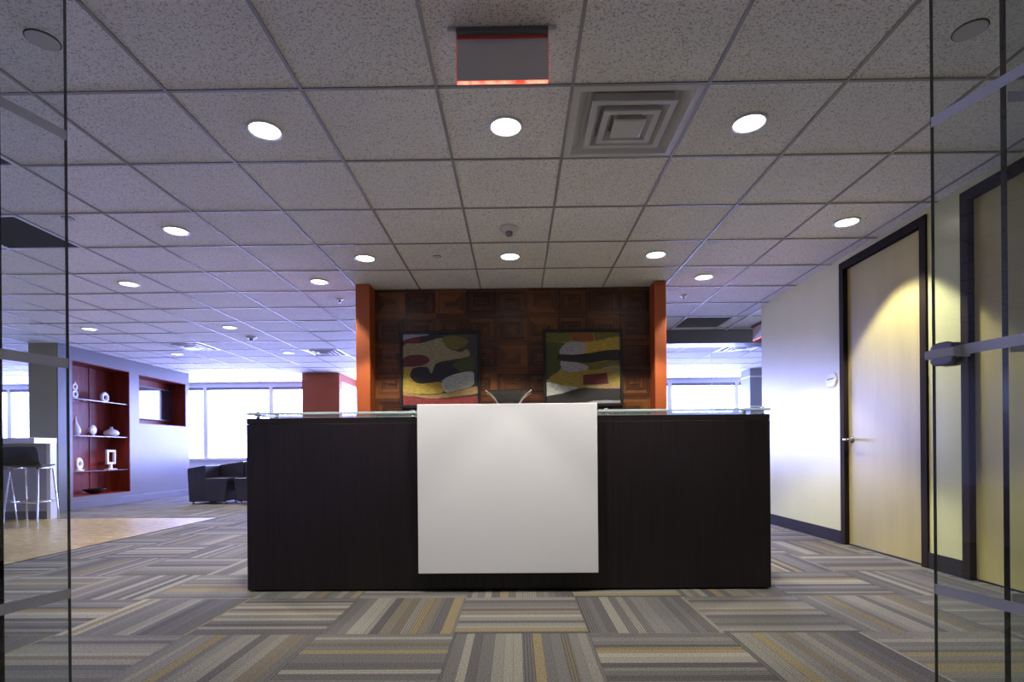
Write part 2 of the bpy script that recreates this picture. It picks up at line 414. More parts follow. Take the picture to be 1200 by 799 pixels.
for j in range(math.ceil((Y0 - GY) / TILE), math.floor((YB - GY) / TILE) + 1):
    y = GY + j * TILE; new_obj('grid_tee', B(X0, X1, y - .0075, y + .0075, CZ - .0015, CZ + .0032), 'grid_paint', ceiling)

# carpet tiles
FX, FY = -0.2893, 2.4617
WOODX, WOODY0, WOODY1 = -3.86, 1.0, 6.98
def carpet_quad(bm, a0, a1, b0, b1, flip, rnd, z0=-0.006, z1=0.0, full_uv=None):
    uvl = bm.loops.layers.uv.get('UVMap') or bm.loops.layers.uv.new('UVMap')
    rl = bm.faces.layers.float.get('rnd') or bm.faces.layers.float.new('rnd')
    fs = box(bm, a0, a1, b0, b1, z0, z1)
    fx0, fy0 = full_uv or (a0, b0)
    for f in fs:
        f[rl] = rnd
        for l in f.loops:
            u, v = (l.vert.co.x - fx0) / TILE, (l.vert.co.y - fy0) / TILE
            l[uvl].uv = (v, u) if flip else (u, v)
variants = {}
for fl_ in (0, 1):
    for k in range(20):
        bm = bmesh.new(); carpet_quad(bm, -TILE / 2 + .0006, TILE / 2 - .0006, -TILE / 2 + .0006, TILE / 2 - .0006, fl_, random.random())
        me = bpy.data.meshes.new('carpet_tile'); bm.to_mesh(me); bm.free(); me.materials.append(M['carpet']); variants[fl_, k] = me
cells = []
for i in range(math.floor((X0 - FX) / TILE), math.ceil((X1 - FX) / TILE)):
    for j in range(math.floor((Y0 - FY) / TILE), math.ceil((YB - FY) / TILE)):
        x, y = FX + (i + .5) * TILE, FY + (j + .5) * TILE
        a0, a1, b0, b1 = max(x - TILE / 2, X0), min(x + TILE / 2, X1), max(y - TILE / 2, Y0), min(y + TILE / 2, YB)
        parts = [(a0, a1, b0, b1)]
        if a0 < WOODX and b0 < WOODY1 and b1 > WOODY0:          # the laminate cuts these tiles
            parts = []
            if a1 > WOODX: parts.append((WOODX + .012, a1, b0, b1))
            if b1 > WOODY1: parts.append((a0, min(a1, WOODX + .012), WOODY1, b1))
            if b0 < WOODY0: parts.append((a0, min(a1, WOODX + .012), b0, WOODY0))
        for a0, a1, b0, b1 in parts:
            if a1 - a0 < .01 or b1 - b0 < .01: continue
            px = [to_pixel(p, q, 0) for p in (a0, a1) for q in (b0, b1)]
            area = 0
            if all(px):
                us = [p[0] for p in px]; vs = [p[1] for p in px]
                hid = (y > 3.6 and -1.55 < x * 3.3 / y < 1.45) or (x > 2.95 and y < 6.2) or (y > 8.3 and x < -6.9)
                if max(us) > 0 and min(us) < 1200 and min(vs) < 799 and not hid:
                    area = (min(max(us), 1200) - max(min(us), 0)) * (min(max(vs), 799) - min(vs))
            cells.append((area, i, j, x, y, a0, a1, b0, b1))
cells.sort(reverse=True); rest = bmesh.new(); n_ca = 0
rc = random.Random(3)
for area, i, j, x, y, a0, a1, b0, b1 in cells:
    fl_ = (i + j) % 2 == 0
    if area > 0 and n_ca < 298:
        n_ca += 1
        if a1 - a0 > TILE - .001 and b1 - b0 > TILE - .001:
            link_mesh('carpet_tile', variants[int(fl_), rc.randrange(20)], floor, (x, y, 0))
        else:
            bm = bmesh.new(); carpet_quad(bm, a0 + .0006, a1 - .0006, b0 + .0006, b1 - .0006, fl_, rc.random(), full_uv=(x - TILE / 2, y - TILE / 2)); new_obj('carpet_tile', bm, 'carpet', floor)
    else: carpet_quad(rest, a0 + .0006, a1 - .0006, b0 + .0006, b1 - .0006, fl_, rc.random(), full_uv=(x - TILE / 2, y - TILE / 2))
new_obj('carpet_tile_field', rest, 'carpet', floor, kind='stuff')
new_obj('laminate_flooring', B(X0, WOODX, WOODY0, WOODY1, -0.006, 0.001), 'laminate', floor)['label'] = 'tan mottled laminate flooring under the bar stools'
new_obj('edge_strip', B(WOODX, WOODX + .012, WOODY0, WOODY1, -0.006, 0.003), 'base_dark', floor)

# wall with the two doors
D1 = (3.752, 4.752); D2 = (2.455, 3.466); DTOP = 2.418
w = new_obj('wall_right', holed('x', XR, XR + 0.13, YG, 6.27, 0, CZ + .09, [(D1[0], D1[1], 0, DTOP), (D2[0], D2[1], 0, DTOP)]), 'wall_cream')
tag(w, 'pale cream painted wall with two dark framed doors', 'wall', kind='structure')
def baseboard(name, label, segs, mat):
    root = None
    bm = bmesh.new()
    for s in segs: box(bm, *s, bev=0.002)
    o = new_obj(name, bm, mat); tag(o, label, 'baseboard', kind='structure'); return o
baseboard('baseboard_right', 'dark brown baseboard along the cream wall', [(XR - .012, XR, a, b_, 0, .11) for a, b_ in ((YG, D2[0] - .001), (D2[1] + .001, D1[0] - .001), (D1[1] + .001, 6.27))], 'base_dark')
def door(name, y0, y1, label, latch=1):
    d = thing(name, label, 'door', (XR, (y0 + y1) / 2, 0), kind='structure')
    hw = (y1 - y0) / 2; jw = 0.062; fx = -0.014
    for s in (-1, 1):
        a, b_ = (s * hw, s * (hw - jw)); new_obj('jamb', B(fx, .12, min(a, b_), max(a, b_), 0, DTOP - jw, .003), 'frame_wood', d)
    new_obj('head_jamb', B(fx, .12, -hw, hw, DTOP - jw, DTOP, .003), 'frame_wood', d)
    for s in (-1, 1):
        a, b_ = (s * (hw - jw), s * (hw - jw - .014)); new_obj('door_stop', B(.062, .12, min(a, b_), max(a, b_), 0, DTOP - jw), 'frame_wood', d)
    new_obj('door_stop', B(.062, .12, -hw + jw + .014, hw - jw - .014, DTOP - jw - .014, DTOP - jw), 'frame_wood', d)
    new_obj('door_leaf', B(.022, .060, -hw + jw + .003, hw - jw - .003, 0.012, DTOP - jw - .004, .002), 'door_maple', d)
    new_obj('threshold_gap', B(.03, .11, -hw + jw, hw - jw, 0.0, 0.008), 'dark_slot', d)
    hy = latch * (hw - jw - .055); hz = 0.90
    hd = new_obj('lever_handle', TB([(.012, hy, hz), (-.050, hy, hz), (-.056, hy - latch * .012, hz), (-.056, hy - latch * .115, hz - .004)], [.010, .010, .010, .007], 10), 'chrome', d, True)
    bm = bmesh.new(); lathe(bm, [(0, 0), (.028, 0), (.028, .006), (.012, .014), (0, .014)], 24)
    bmesh.ops.rotate(bm, verts=bm.verts[:], matrix=Matrix.Rotation(-PI / 2, 3, 'Y')); bmesh.ops.translate(bm, verts=bm.verts[:], vec=(.022, hy, hz))
    new_obj('rose', bm, 'dark_steel', hd, True)
    return d
door('door_1', *D1, 'tan maple door beside the white hexagonal room sign')
door('door_2', *D2, 'tan maple door behind the swung-open glass door with the lock', -1)
w = new_obj('wall_return', B(XR + .13, X1, 6.14, 6.27, 0, CZ + .09), 'wall_cream'); tag(w, 'cream wall turning away behind the door wall', 'wall', kind='structure')
w = new_obj('wall_east', B(X1, X1 + .12, 6.14, YB, 0, CZ + .09), 'wall_white'); tag(w, 'white side wall of the room with the far windows', 'wall', kind='structure')
w = new_obj('wall_west', B(X0 - .12, X0, YG, YB, 0, CZ + .09), 'wall_white'); tag(w, 'white side wall beyond the breakfast counter', 'wall', kind='structure')
for nm, a, b_ in (('wall_entry_west', X0, -3.0), ):
    w = new_obj(nm, B(a, b_, YG - .06, YG + .06, 0, CZ + .09), 'wall_white'); tag(w, 'white wall continuing the glass entrance front', 'wall', kind='structure')
bm = bmesh.new(); box(bm, -3.12, 2.95, Y0 - .12, Y0, 0, CZ + .09); box(bm, -3.12, -3.0, Y0, YG - .06, 0, CZ + .09); box(bm, XR, XR + .13, Y0, YG - .002, 0, CZ + .09)
tag(new_obj('wall_lobby', bm, 'wall_lobby'), 'dark lobby walls in front of the glass entrance', 'wall', kind='structure')

# window wall: bays between mullions
MX = [-5.64 + 1.525 * k for k in range(-5, 10)]; MX = [x for x in MX if X0 + .2 < x < X1 - .2]
MX = [X0] + MX + [X1]
bm = bmesh.new(); box(bm, X0, X1, YB, YB + .12, 0, WIN_Z0); box(bm, X0, X1, YB, YB + .12, WIN_Z1, CZ + .09)
tag(new_obj('wall_back', bm, 'wall_white'), 'white wall strips below and above the far windows', 'wall', kind='structure')
for k, (a, b_) in enumerate(zip(MX, MX[1:])):
    ww = thing('window_%d' % (k + 1), 'tall daylight window in the far wall, glowing white', 'window', ((a + b_) / 2, YB, WIN_Z0), group='bays of the far window wall', kind='structure')
    hw = (b_ - a) / 2; hh = WIN_Z1 - WIN_Z0
    for s in (-1, 1):
        new_obj('mullion', B(min(s * hw, s * (hw - .05)), max(s * hw, s * (hw - .05)), .0, .10, 0, hh), 'white_metal', ww)
    new_obj('sill', B(-hw, hw, -.05, .10, -.03, .02, .004), 'white_metal', ww)
    new_obj('head_rail', B(-hw + .05, hw - .05, -.04, .04, hh - .06, hh, .004), 'base_grey', ww)
    new_obj('pane', B(-hw + .05, hw - .05, .06, .066, .02, hh), 'window_glass', ww)

# wall with the niches (a free-standing thick wall)
N1 = (8.125, 9.345, 0.185, 2.255); N2 = (9.575, 10.945, 1.37, 2.24); WY = (7.87, 11.05)
wl = new_obj('wall_left', holed('x', XL - .42, XL, WY[0], WY[1], 0, CZ + .09, [N1, N2]), ['wall_grey'])
tag(wl, 'light grey wall with two mahogany lined display niches', 'wall', kind='structure')
new_obj('end_cap', B(XL - .42, XL - .012, WY[0] - .012, WY[0], 0.1, CZ), 'wall_olive', wl)
for Nn in (N1, N2):
    y0, y1, z0, z1 = Nn; t = .012; xb = XL - .33; fr = XL - .002
    bm = bmesh.new()
    box(bm, xb - t, xb, y0, y1, z0, z1)
    box(bm, xb, fr, y0, y0 + t, z0, z1); box(bm, xb, fr, y1 - t, y1, z0, z1)
    box(bm, xb, fr, y0 + t, y1 - t, z0, z0 + t); box(bm, xb, fr, y0 + t, y1 - t, z1 - t, z1)
    lin = new_obj('niche_lining', bm, 'mahogany', wl)
    if Nn is N1:
        SHELF = []
        for zz in (1.69, 1.125, 0.575):
            bm = bmesh.new(); fs = box(bm, xb + .004, XL - .03, y0 + t, y1 - t, zz - .012, zz)
            bm.normal_update()
            for f in bm.faces: f.material_index = 1 if f.normal.x > .5 else 0
            new_obj('glass_shelf', bm, ['shelf_glass', 'glass_edge_mid'], lin); SHELF.append(zz)
        new_obj('vertical_stile', B(xb, xb + .01, 8.86, 8.90, z0 + t, z1 - t), 'mahogany', lin)
baseboard('baseboard_left', 'grey baseboard under the display niches', [(XL, XL + .012, WY[0], WY[1], 0, .12), (XL - .42, XL + .012, WY[0] - .024, WY[0] - .012, 0, .1)], 'base_grey')

# central feature wall
YF, YW = 5.264, 5.47
wc = new_obj('wall_center', B(-1.41, 1.34, YW + .014, 5.90, 0, CZ), 'base_dark')
tag(wc, 'feature wall of square wooden parquet panels behind the reception desk', 'wall', kind='structure')
new_obj('orange_wing', B(-1.546, -1.41, YF, 5.90, 0, CZ, .003), 'orange', wc)['label'] = 'burnt orange painted wing'
new_obj('orange_wing', B(1.34, 1.451, YF, 5.90, 0, CZ, .003), 'orange', wc)['label'] = 'burnt orange painted wing'
NC, NR = 9, 9; PW = 2.75 / NC; PH = CZ / NR
pq = []
rp = random.Random(11)
for k in range(8):
    bm = bmesh.new(); tl_ = bm.faces.layers.float.new('tone')
    hx, hz = PW / 2 - .0008, PH / 2 - .0008; rings = 4; st = 0.033
    tone0 = rp.uniform(.15, .6)
    def strip(x0, x1, z0, z1):
        fs = box(bm, x0, x1, -rp.uniform(.003, .013), .012, z0, z1); t = min(1, max(0, tone0 + rp.uniform(-.22, .38)))
        for f in fs: f[tl_] = t
    for r_ in range(rings):
        a, c = hx - r_ * st, hz - r_ * st * .93; sx, sz = st - .0012, st * .93 - .0012
        strip(-a, a, c - sz, c); strip(-a, a, -c, -c + sz)
        strip(-a, -a + sx, -c + st * .93, c - st * .93); strip(a - sx, a, -c + st * .93, c - st * .93)
    a, c = hx - rings * st, hz - rings * st * .93
    strip(-a, a, -c, c)
    me = bpy.data.meshes.new('parquet_panel'); bm.to_mesh(me); bm.free(); me.materials.append(M['parquet']); pq.append(me)
for i in range(NC):
    for j in range(NR):
        link_mesh('parquet_panel', pq[rp.randrange(8)], wc, (-1.41 + (i + .5) * PW, YW, (j + .5) * PH), (0, rp.choice((0, PI)), 0))

# far columns, soffit, partition
c1 = new_obj('column', B(-4.36, -3.60, 11.08, 11.25, 0, CZ), 'orange'); tag(c1, 'burnt orange square column near the far windows', 'column', kind='structure')
new_obj('bulkhead', B(-4.36, -3.60, 11.25, YB, 2.30, CZ), 'orange', c1)
c2 = new_obj('column', B(4.72, 5.5, 11.05, 11.5, 0, CZ), 'grey_panel'); tag(c2, 'slate grey column with thin white bands', 'column', kind='structure')
for zz in (2.295, 1.69): new_obj('white_band', B(4.71, 5.51, 11.04, 11.51, zz - .012, zz + .012), 'white_metal', c2)
so = new_obj('trim_1', B(1.2, X1, 7.44, 7.74, 2.27, CZ), 'wall_grey'); tag(so, 'dropped grey soffit over the glass partition', 'soffit', kind='structure')
def pane(name, bm_args, parent, edge='glass_edge', mat='door_glass', big='y'):
    bm = B(*bm_args); bm.normal_update()
    for f in bm.faces:
        n = f.normal; f.material_index = 0 if abs(getattr(n, big)) > .5 else 1
    return new_obj(name, bm, [mat, edge], parent)
gp = thing('partition', 'frameless glass partition hanging below the grey soffit', 'partition', (2.7, 7.55, 0), kind='structure')
pane('glass_panel', (-1.5, -.003, -.005, .005, .0, 2.27), gp, 'glass_edge_pale', 'window_glass'); pane('glass_panel', (.003, 2.4, -.005, .005, .0, 2.27), gp, 'glass_edge_pale', 'window_glass')
t2 = new_obj('trim_2', B(2.835, 2.875, 6.28, 7.44, CZ - .012, CZ + .002), 'white_metal'); tag(t2, 'thin white ceiling strip in line with the door wall', 'trim', kind='structure')

# ------------------------------------------------------------------ glass entrance
STRZ = (1.41, 0.99, 0.566)
def glass_leaf(name, label, ex, sgn, lock):
    """ex: x of the free pivot edge at depth 1.0; the leaf swings towards the camera side, 15.5 degrees outwards."""
    ang = math.radians(15.5)
    r = thing(name, label, 'glass door', (ex, 1.0, 0))
    # local +x runs along the leaf, from the pivot edge towards the camera
    d = Vector((sgn * math.sin(ang), -math.cos(ang)))
    r.rotation_euler = (0, 0, math.atan2(d.y, d.x))
    L = 0.80
    g = pane('glass_sheet', (0, L, -.004, .004, .012, CZ - .02), r, 'glass_edge')
    for z in STRZ + (1.836, 0.14):
        for s in (-1, 1):
            if s * sgn > 0: continue
            new_obj('frosted_stripe', B(0.002, L - .002, min(s * .0042, s * .0050), max(s * .0042, s * .0050), z - .009, z + .009), 'frost', g)
    for z0, z1, nm in ((.008, .06, 'bottom_patch'), (CZ - .066, CZ - .012, 'top_patch')):
        new_obj(nm, B(.0, .16, -.016, .016, z0, z1, .003), 'steel', r)
    new_obj('pull_bar', TB([(L - .09, -.05 * sgn, .75), (L - .09, -.05 * sgn, 1.35)], .012, 12), 'steel', r, True)
    if lock:
        for s in (-1, 1):
            poly = [(.004, -.014), (.010, -.020), (.034, -.021), (.044, -.016), (.047, 0), (.044, .016), (.034, .021), (.010, .020), (.004, .014)]
            pl_ = new_obj('lock_plate', PB([(x, z + .987) for x, z in poly], 'y', min(s * .0062, s * .016), max(s * .0062, s * .016), .003), 'dark_steel', r)
        new_obj('lock_bar', B(-.003, .050, -.019, .019, .980, .996, .002), 'white_metal', r)
    return r
glass_leaf('glass_door', 'frameless glass door with frosted stripes and a dark metal lock', 0.760, 1, True)
glass_leaf('glass_door', 'frameless glass door with frosted stripes and no lock, towards the bar counter', -0.829, -1, False)
for nm, a, b_, lb in (('window_30', .829, XR - .002, 'fixed glass sidelight between the entrance and the door wall'), ('window_31', -3.0, -.893, 'fixed glass sidelight between the entrance and the white wall')):
    r = thing(nm, lb, 'window', ((a + b_) / 2, YG, 0), kind='structure'); hw = (b_ - a) / 2
    g = pane('glass_sheet', (-hw, hw, -.006, .006, .0, CZ - .004), r, 'glass_edge_dark')
    for z in STRZ + (1.836, .14): new_obj('frosted_stripe', B(-hw + .002, hw - .002, -.0072, -.0062, z - .009, z + .009), 'frost', g)

# ------------------------------------------------------------------ reception desk
dx0, dx1, dy, dz = -1.605, 1.492, 3.225, 1.030
desk = thing('reception_desk', 'long espresso wood reception desk with a white centre panel', 'desk', ((dx0 + dx1) / 2, dy + .4, 0))
ox, oy = desk.location.x, desk.location.y
def dk(name, args, mat, bev=.002): return new_obj(name, B(args[0] - ox, args[1] - ox, args[2] - oy, args[3] - oy, args[4], args[5], bev), mat, desk)
dk('plinth', (dx0 + .04, dx1 - .04, dy + .02, dy + .06, 0, .012), 'base_dark', 0)
dk('front_panel', (dx0, dx1, dy, dy + .04, .010, dz - .034), 'espresso', .0015)
dk('side_panel', (dx0, dx0 + .04, dy + .0405, dy + .80, .0, dz - .034), 'espresso')
dk('side_panel', (dx1 - .04, dx1, dy + .0405, dy + .80, .0, dz - .034), 'espresso')
dk('counter_shelf', (dx0, dx1, dy, dy + .34, dz - .033, dz), 'espresso')
dk('work_surface', (dx0 + .041, dx1 - .041, dy + .041, dy + .80, .71, .74), 'espresso')
bm = bmesh.new(); px0, px1, pz0, pz1, py = -.577, .470, .114, 1.100, 3.170
prism(bm, [(py - oy, pz0), (py - oy, pz1), (dy + .36 - oy, pz1), (dy + .36 - oy, pz1 - .045), (dy - .004 - oy, pz1 - .045), (dy - .004 - oy, pz0)], 'x', px0 - ox, px1 - ox, .0025, 2)
new_obj('accent_panel', bm, 'white_laminate', desk)['label'] = 'glossy white waterfall panel'
for a, b_ in ((dx0, px0 - .012), (px1 + .012, dx1)):
    bm = B(a - ox, b_ - ox, dy - .01 - oy, dy + .36 - oy, dz + .022, dz + .034, .0015); bm.normal_update()
    for f in bm.faces: f.material_index = 0 if abs(f.normal.z) > .9 else 1
    gt = new_obj('glass_top', bm, ['counter_glass', 'glass_edge_pale'], desk)
    for x in (a + .055, b_ - .03):
        for y in (dy + .035, dy + .29):
            new_obj('standoff', LB([(0, .0), (.012, .0), (.012, .012), (.009, .013), (.009, .0225), (0, .0225)], 16, (x - ox, y - oy, dz - .0005)), 'chrome', gt, True)
            new_obj('cap', LB([(0, 0), (.013, 0), (.013, .008), (.010, .011), (0, .011)], 16, (x - ox, y - oy, dz + .0335)), 'chrome', gt, True)
# dish on the white panel
dish = thing('flared_dish', 'dark amber flared glass dish on the reception desk', 'dish', (-.045, 3.40, 1.100))
PRO = [(.060, 0), (.066, .014), (.084, .046), (.108, .072), (.138, .092)]
def sq_loft(bm, prof, k=.62):
    rows = [[bm.verts.new((sx * a, sy * a * k, z)) for sx, sy in ((-1, -1), (1, -1), (1, 1), (-1, 1))] for a, z in prof]
    for p, q in zip(rows, rows[1:]):
        for i in range(4): bm.faces.new((p[i], p[(i + 1) % 4], q[(i + 1) % 4], q[i]))
    return rows
bm = bmesh.new(); rw = sq_loft(bm, PRO + [(a - .007, z + .004) for a, z in PRO[::-1]]); bm.faces.new(rw[0]); bm.faces.new(rw[-1]); bmesh.ops.recalc_face_normals(bm, faces=bm.faces[:])
new_obj('bowl', bm, 'amber_dish', dish)
for sx in (-1, 1):
    for sy in (-1, 1): new_obj('glass_ridge', TB([(sx * a, sy * a * .62, z + .002) for a, z in PRO], .0035, 8), 'rim_pale', dish, True)

# ------------------------------------------------------------------ paintings
def crom(pts, n=6):
    out = []; L = len(pts)
    for i in range(L):
        p0, p1, p2, p3 = [Vector(pts[(i + k) % L]) for k in (-1, 0, 1, 2)]
        if (p2 - p1).length < 1e-6: continue
        for k in range(n):
            t = k / n
            q = 0.5 * ((2 * p1) + (p2 - p0) * t + (2 * p0 - 5 * p1 + 4 * p2 - p3) * t * t + (3 * p1 - p0 - 3 * p2 + p3) * t ** 3)
            out.append(Vector((min(1, max(0, q.x)), min(1, max(0, q.y)))))
    res = []
    for q in out:
        if not res or (q - res[-1]).length > 1e-4: res.append(q)
    return res
def painting(label, x0, x1, z0, z1, shapes, base):
    y = YW - .016
    r = thing('framed_painting', label, 'painting', ((x0 + x1) / 2, y, z0), group='abstract paintings on the parquet wall')
    w, h = x1 - x0, z1 - z0; f = .028; d = -.040
    for nm, a in (('frame_rail', (-w / 2, w / 2, d, 0, h - f, h)), ('frame_rail', (-w / 2, w / 2, d, 0, 0, f)), ('frame_stile', (-w / 2, -w / 2 + f, d, 0, f, h - f)), ('frame_stile', (w / 2 - f, w / 2, d, 0, f, h - f))):
        new_obj(nm, B(*a, .002), 'black_frame', r)
    iw, ih = w - 2 * f, h - 2 * f
    cv = new_obj('canvas', B(-iw / 2, iw / 2, -.020, -.002, f, h - f), paint('ground', base), r)
    bm = bmesh.new(); mats = []
    for k, (col, pts, *o) in enumerate(shapes):
        P = crom(pts, 1 if o else 6)
        P = [Vector((-iw / 2 + p.x * iw, h - f - p.y * ih)) for p in P]
        yy = -.0203 - .0004 * (k + 1)
        vs = [bm.verts.new((p.x, yy, p.y)) for p in P]
        for t in geometry.tessellate_polygon([[Vector((p.x, p.y, 0)) for p in P]]):
            try: fc = bm.faces.new([vs[i] for i in t])
            except ValueError: continue
            fc.material_index = k
        mats.append(paint('stroke', col))
    bm.normal_update()
    for fc in bm.faces:
        if fc.normal.y > 0: fc.normal_flip()
    new_obj('brushwork', bm, mats, cv)
    return r
KH, YE, OL, MR, DK, WH, TN, RD, GN, GY_, OR = (.34, .29, .15), (.52, .36, .045), (.17, .15, .025), (.14, .022, .02), (.028, .024, .024), (.55, .56, .50), (.42, .27, .10), (.30, .04, .035), (.07, .085, .02), (.42, .41, .44), (.30, .085, .03)
painting('abstract painting in black frame with a dark eye shape and red base', -1.157, -.351, 1.265, 2.03, [
    (GY_, [(0, 0), (.2, -.02), (.38, .03), (.2, .08), (0, .12)]),
    (MR, [(0, .10), (.2, .04), (.42, .03), (.36, .11), (.15, .14), (0, .16)]),
    (DK, [(.3, .03), (.6, 0), (.5, .09), (.25, .13)]),
    (KH, [(0, .17), (.25, .13), (.52, .06), (.57, .17), (.66, .23), (.78, .26), (.86, .22), (.89, .32), (.7, .36), (.46, .41), (.42, .5), (.38, .56), (.33, .47), (.18, .47), (0, .52)]),
    (OL, [(.53, .06), (.65, .035), (.80, .05), (.88, .12), (.80, .20), (.68, .225), (.58, .17)]),
    (MR, [(0, .36), (.1, .30), (.28, .30), (.36, .37), (.28, .44), (.1, .46), (0, .45)]),
    (YE, [(0, .52), (.12, .48), (.10, .60), (.22, .70), (.5, .68), (.54, .82), (.3, .85), (.1, .83), (0, .80)]),
    (DK, [(.10, .58), (.16, .48), (.3, .47), (.38, .56), (.46, .42), (.7, .38), (.93, .33), (.95, .54), (.75, .56), (.52, .66), (.3, .695), (.16, .66)]),
    (GN, [(.68, .42), (.93, .33), (.96, .46), (.93, .53), (.76, .53)]),
    (WH, [(.52, .68), (.62, .60), (.78, .55), (.93, .54), (.95, .62), (.93, .73), (.75, .79), (.57, .82)]),
    (TN, [(0, .81), (.25, .86), (.55, .84), (.93, .75), (1, .76), (1, .84), (.75, .88), (.4, .91), (.15, .88), (0, .87)]),
    (RD, [(0, .86), (.2, .90), (.55, .915), (1, .885), (1, 1), (1, 1), (0, 1), (0, 1)], 1)], (.065, .048, .045))
painting('abstract painting in black frame with a maroon block on yellow', .273, 1.065, 1.265, 2.03, [
    (OL, [(0, 0), (.36, 0), (.34, .12), (0, .17)], 1),
    (OR, [(.35, 0), (.63, 0), (.66, .14), (.35, .12)], 1),
    (OL, [(.65, 0), (1, 0), (1, .1), (.67, .13)], 1),
    (YE, [(.45, .16), (.7, .12), (1, .07), (1, .27), (.7, .30), (.45, .32)]),
    (GN, [(0, .17), (.15, .15), (.26, .16), (.2, .3), (.2, .5), (.08, .6), (0, .64)]),
    (GY_, [(.19, .24), (.27, .16), (.42, .13), (.52, .17), (.52, .29), (.35, .32), (.2, .31)]),
    (OL, [(.45, .44), (.75, .42), (1, .38), (1, .46), (.8, .50), (.6, .53)]),
    (GY_, [(.20, .40), (.32, .41), (.48, .44), (.58, .50), (.45, .55), (.28, .55), (.21, .50)]),
    (DK, [(.18, .31), (.35, .315), (.55, .30), (.8, .26), (1, .26), (1, .39), (.8, .40), (.6, .43), (.4, .42), (.18, .39)]),
    (KH, [(.75, .52), (.9, .47), (1, .48), (1, .56), (.85, .55)]),
    (MR, [(.5, .60), (.82, .57), (.84, .73), (.5, .74)], 1),
    (WH, [(0, .70), (.2, .74), (.42, .77), (.3, .84), (.12, .88), (0, .89)]),
    (DK, [(0, .90), (.2, .86), (.4, .80), (.6, .775), (.8, .79), (1, .79), (1, .95), (.7, .97), (0, 1)]),
    (TN, [(.5, .77), (.8, .73), (1, .74), (1, .79), (.7, .79)]),
    (GY_, [(.5, 1), (.62, .965), (.8, .955), (1, .965), (1, 1)], 1)], (.40, .30, .05))

# ------------------------------------------------------------------ ceiling fittings
proto = thing('downlight', '', 'downlight', (0, 0, 0))
new_obj('trim_ring', LB([(.074, -.0005), (.074, -.006), (.079, -.009), (.088, -.007), (.091, .003), (.074, .003)], 40), 'white_metal', proto, True)
new_obj('lens', LB([(0, -.003), (.05, -.003), (.0738, -.001), (.0738, .002), (0, .002)], 40), 'lens', proto, True)
ld = bpy.data.lights.new('lamp', 'SPOT'); ld.energy = SPOT_W; ld.spot_size = math.radians(92); ld.spot_blend = 0.16; ld.shadow_soft_size = .05; ld.color = (1.0, 0.95, 0.84)
lo = bpy.data.objects.new('lamp', ld); COL.objects.link(lo); lo.parent = proto; lo.location = (0, 0, -.03)
LT = [(-2, 0, 'round lit downlight two tiles from the one behind the exit sign, lounge side'), (0, 0, 'round lit downlight in the ceiling tile just behind the red-edged exit sign'), (2, 0, 'round lit downlight beside the stepped square air diffuser, door wall side'),
      (-4, 2, 'round lit downlight two tiles from the dark return grille over the laminate edge'), (4, 2, 'round lit downlight in front of the maple door with the hexagonal sign'),
      (-2, 3, 'round lit downlight above the orange wing nearer the lounge'), (0, 3, 'round lit downlight centred before the parquet wall, beyond the smoke detector'), (2, 3, 'round lit downlight above the orange wing nearer the door wall'),
      (-6, 4, 'round lit downlight over the laminate floor edge'), (-3, 4, 'round lit downlight just outside the orange wing, lounge side'), (3, 4, 'round lit downlight just outside the orange wing, door wall side'),
      (-9, 7, 'round lit downlight in front of the shelf niche'), (-6, 7, 'round lit downlight before the far ceiling smoke detector'), (-9, 10, 'round lit downlight beside the television niche'), (-6, 10, 'round lit downlight next to the far ceiling diffuser over the lounge'),
      (-2, -6, 'added unseen downlight in the lobby outside the glass doors, niche wall side'), (2, -6, 'added unseen downlight in the lobby outside the glass doors, door wall side')]  # unseen lobby pair, added to brighten the desk front, stripes and sign face
for k, (i, j, lb) in enumerate(LT):
    x, y = tc(i, j)
    o = proto if k == 0 else dup(proto)
    o.location = (x, y, CZ + .0035); o['label'] = lb; o['group'] = 'recessed ceiling downlights'

# square stepped diffusers
def sq_ring(bm, prof):
    """prof: list of (half, z): a square loft."""
    rows = [[bm.verts.new((sx * a, sy * a, z)) for sx, sy in ((-1, -1), (1, -1), (1, 1), (-1, 1))] for a, z in prof]
    for p, q in zip(rows, rows[1:]):
        for k in range(4): bm.faces.new((p[k], p[(k + 1) % 4], q[(k + 1) % 4], q[k]))
    return rows
df_ = thing('air_diffuser', '', 'air diffuser', (0, 0, 0))
bm = bmesh.new(); rw = sq_ring(bm, [(.303, .0), (.262, -.002), (.215, .050), (.150, .062)]); bm.faces.new(rw[-1]); bmesh.ops.recalc_face_normals(bm, faces=bm.faces[:]); new_obj('pan', bm, 'vent_white', df_)
for a, z in ((.200, -.004), (.138, -.012)):
    bm = bmesh.new(); sq_ring(bm, [(a - .012, z + .042), (a, z), (a - .004, z - .004), (a - .030, z - .003), (a - .052, z + .030), (a - .050, z + .033), (a - .026, z + .002), (a - .012, z + .042)])
    bmesh.ops.recalc_face_normals(bm, faces=bm.faces[:]); new_obj('vane', bm, 'vent_white', df_)
bm = bmesh.new(); rw = sq_ring(bm, [(.055, .022), (.078, -.020), (.070, -.025)]); bm.faces.new(rw[-1]); bm.faces.new(rw[0]); bmesh.ops.recalc_face_normals(bm, faces=bm.faces[:]); new_obj('center_plate', bm, 'vent_white', df_)
for k, (i, j, lb) in enumerate([(1, 0, 'white stepped square air diffuser beside the red-edged sign'), (-8, 9, 'white square air diffuser in the ceiling before the television niche'), (-5, 10, 'white square air diffuser in the ceiling over the lounge chairs'), (6, 10, 'white square air diffuser in the ceiling past the glass partition')]):
    o = df_ if k == 0 else dup(df_)
    x, y = tc(i, j); o.location = (x, y, CZ + .001); o['label'] = lb; o['group'] = 'square ceiling air diffusers'
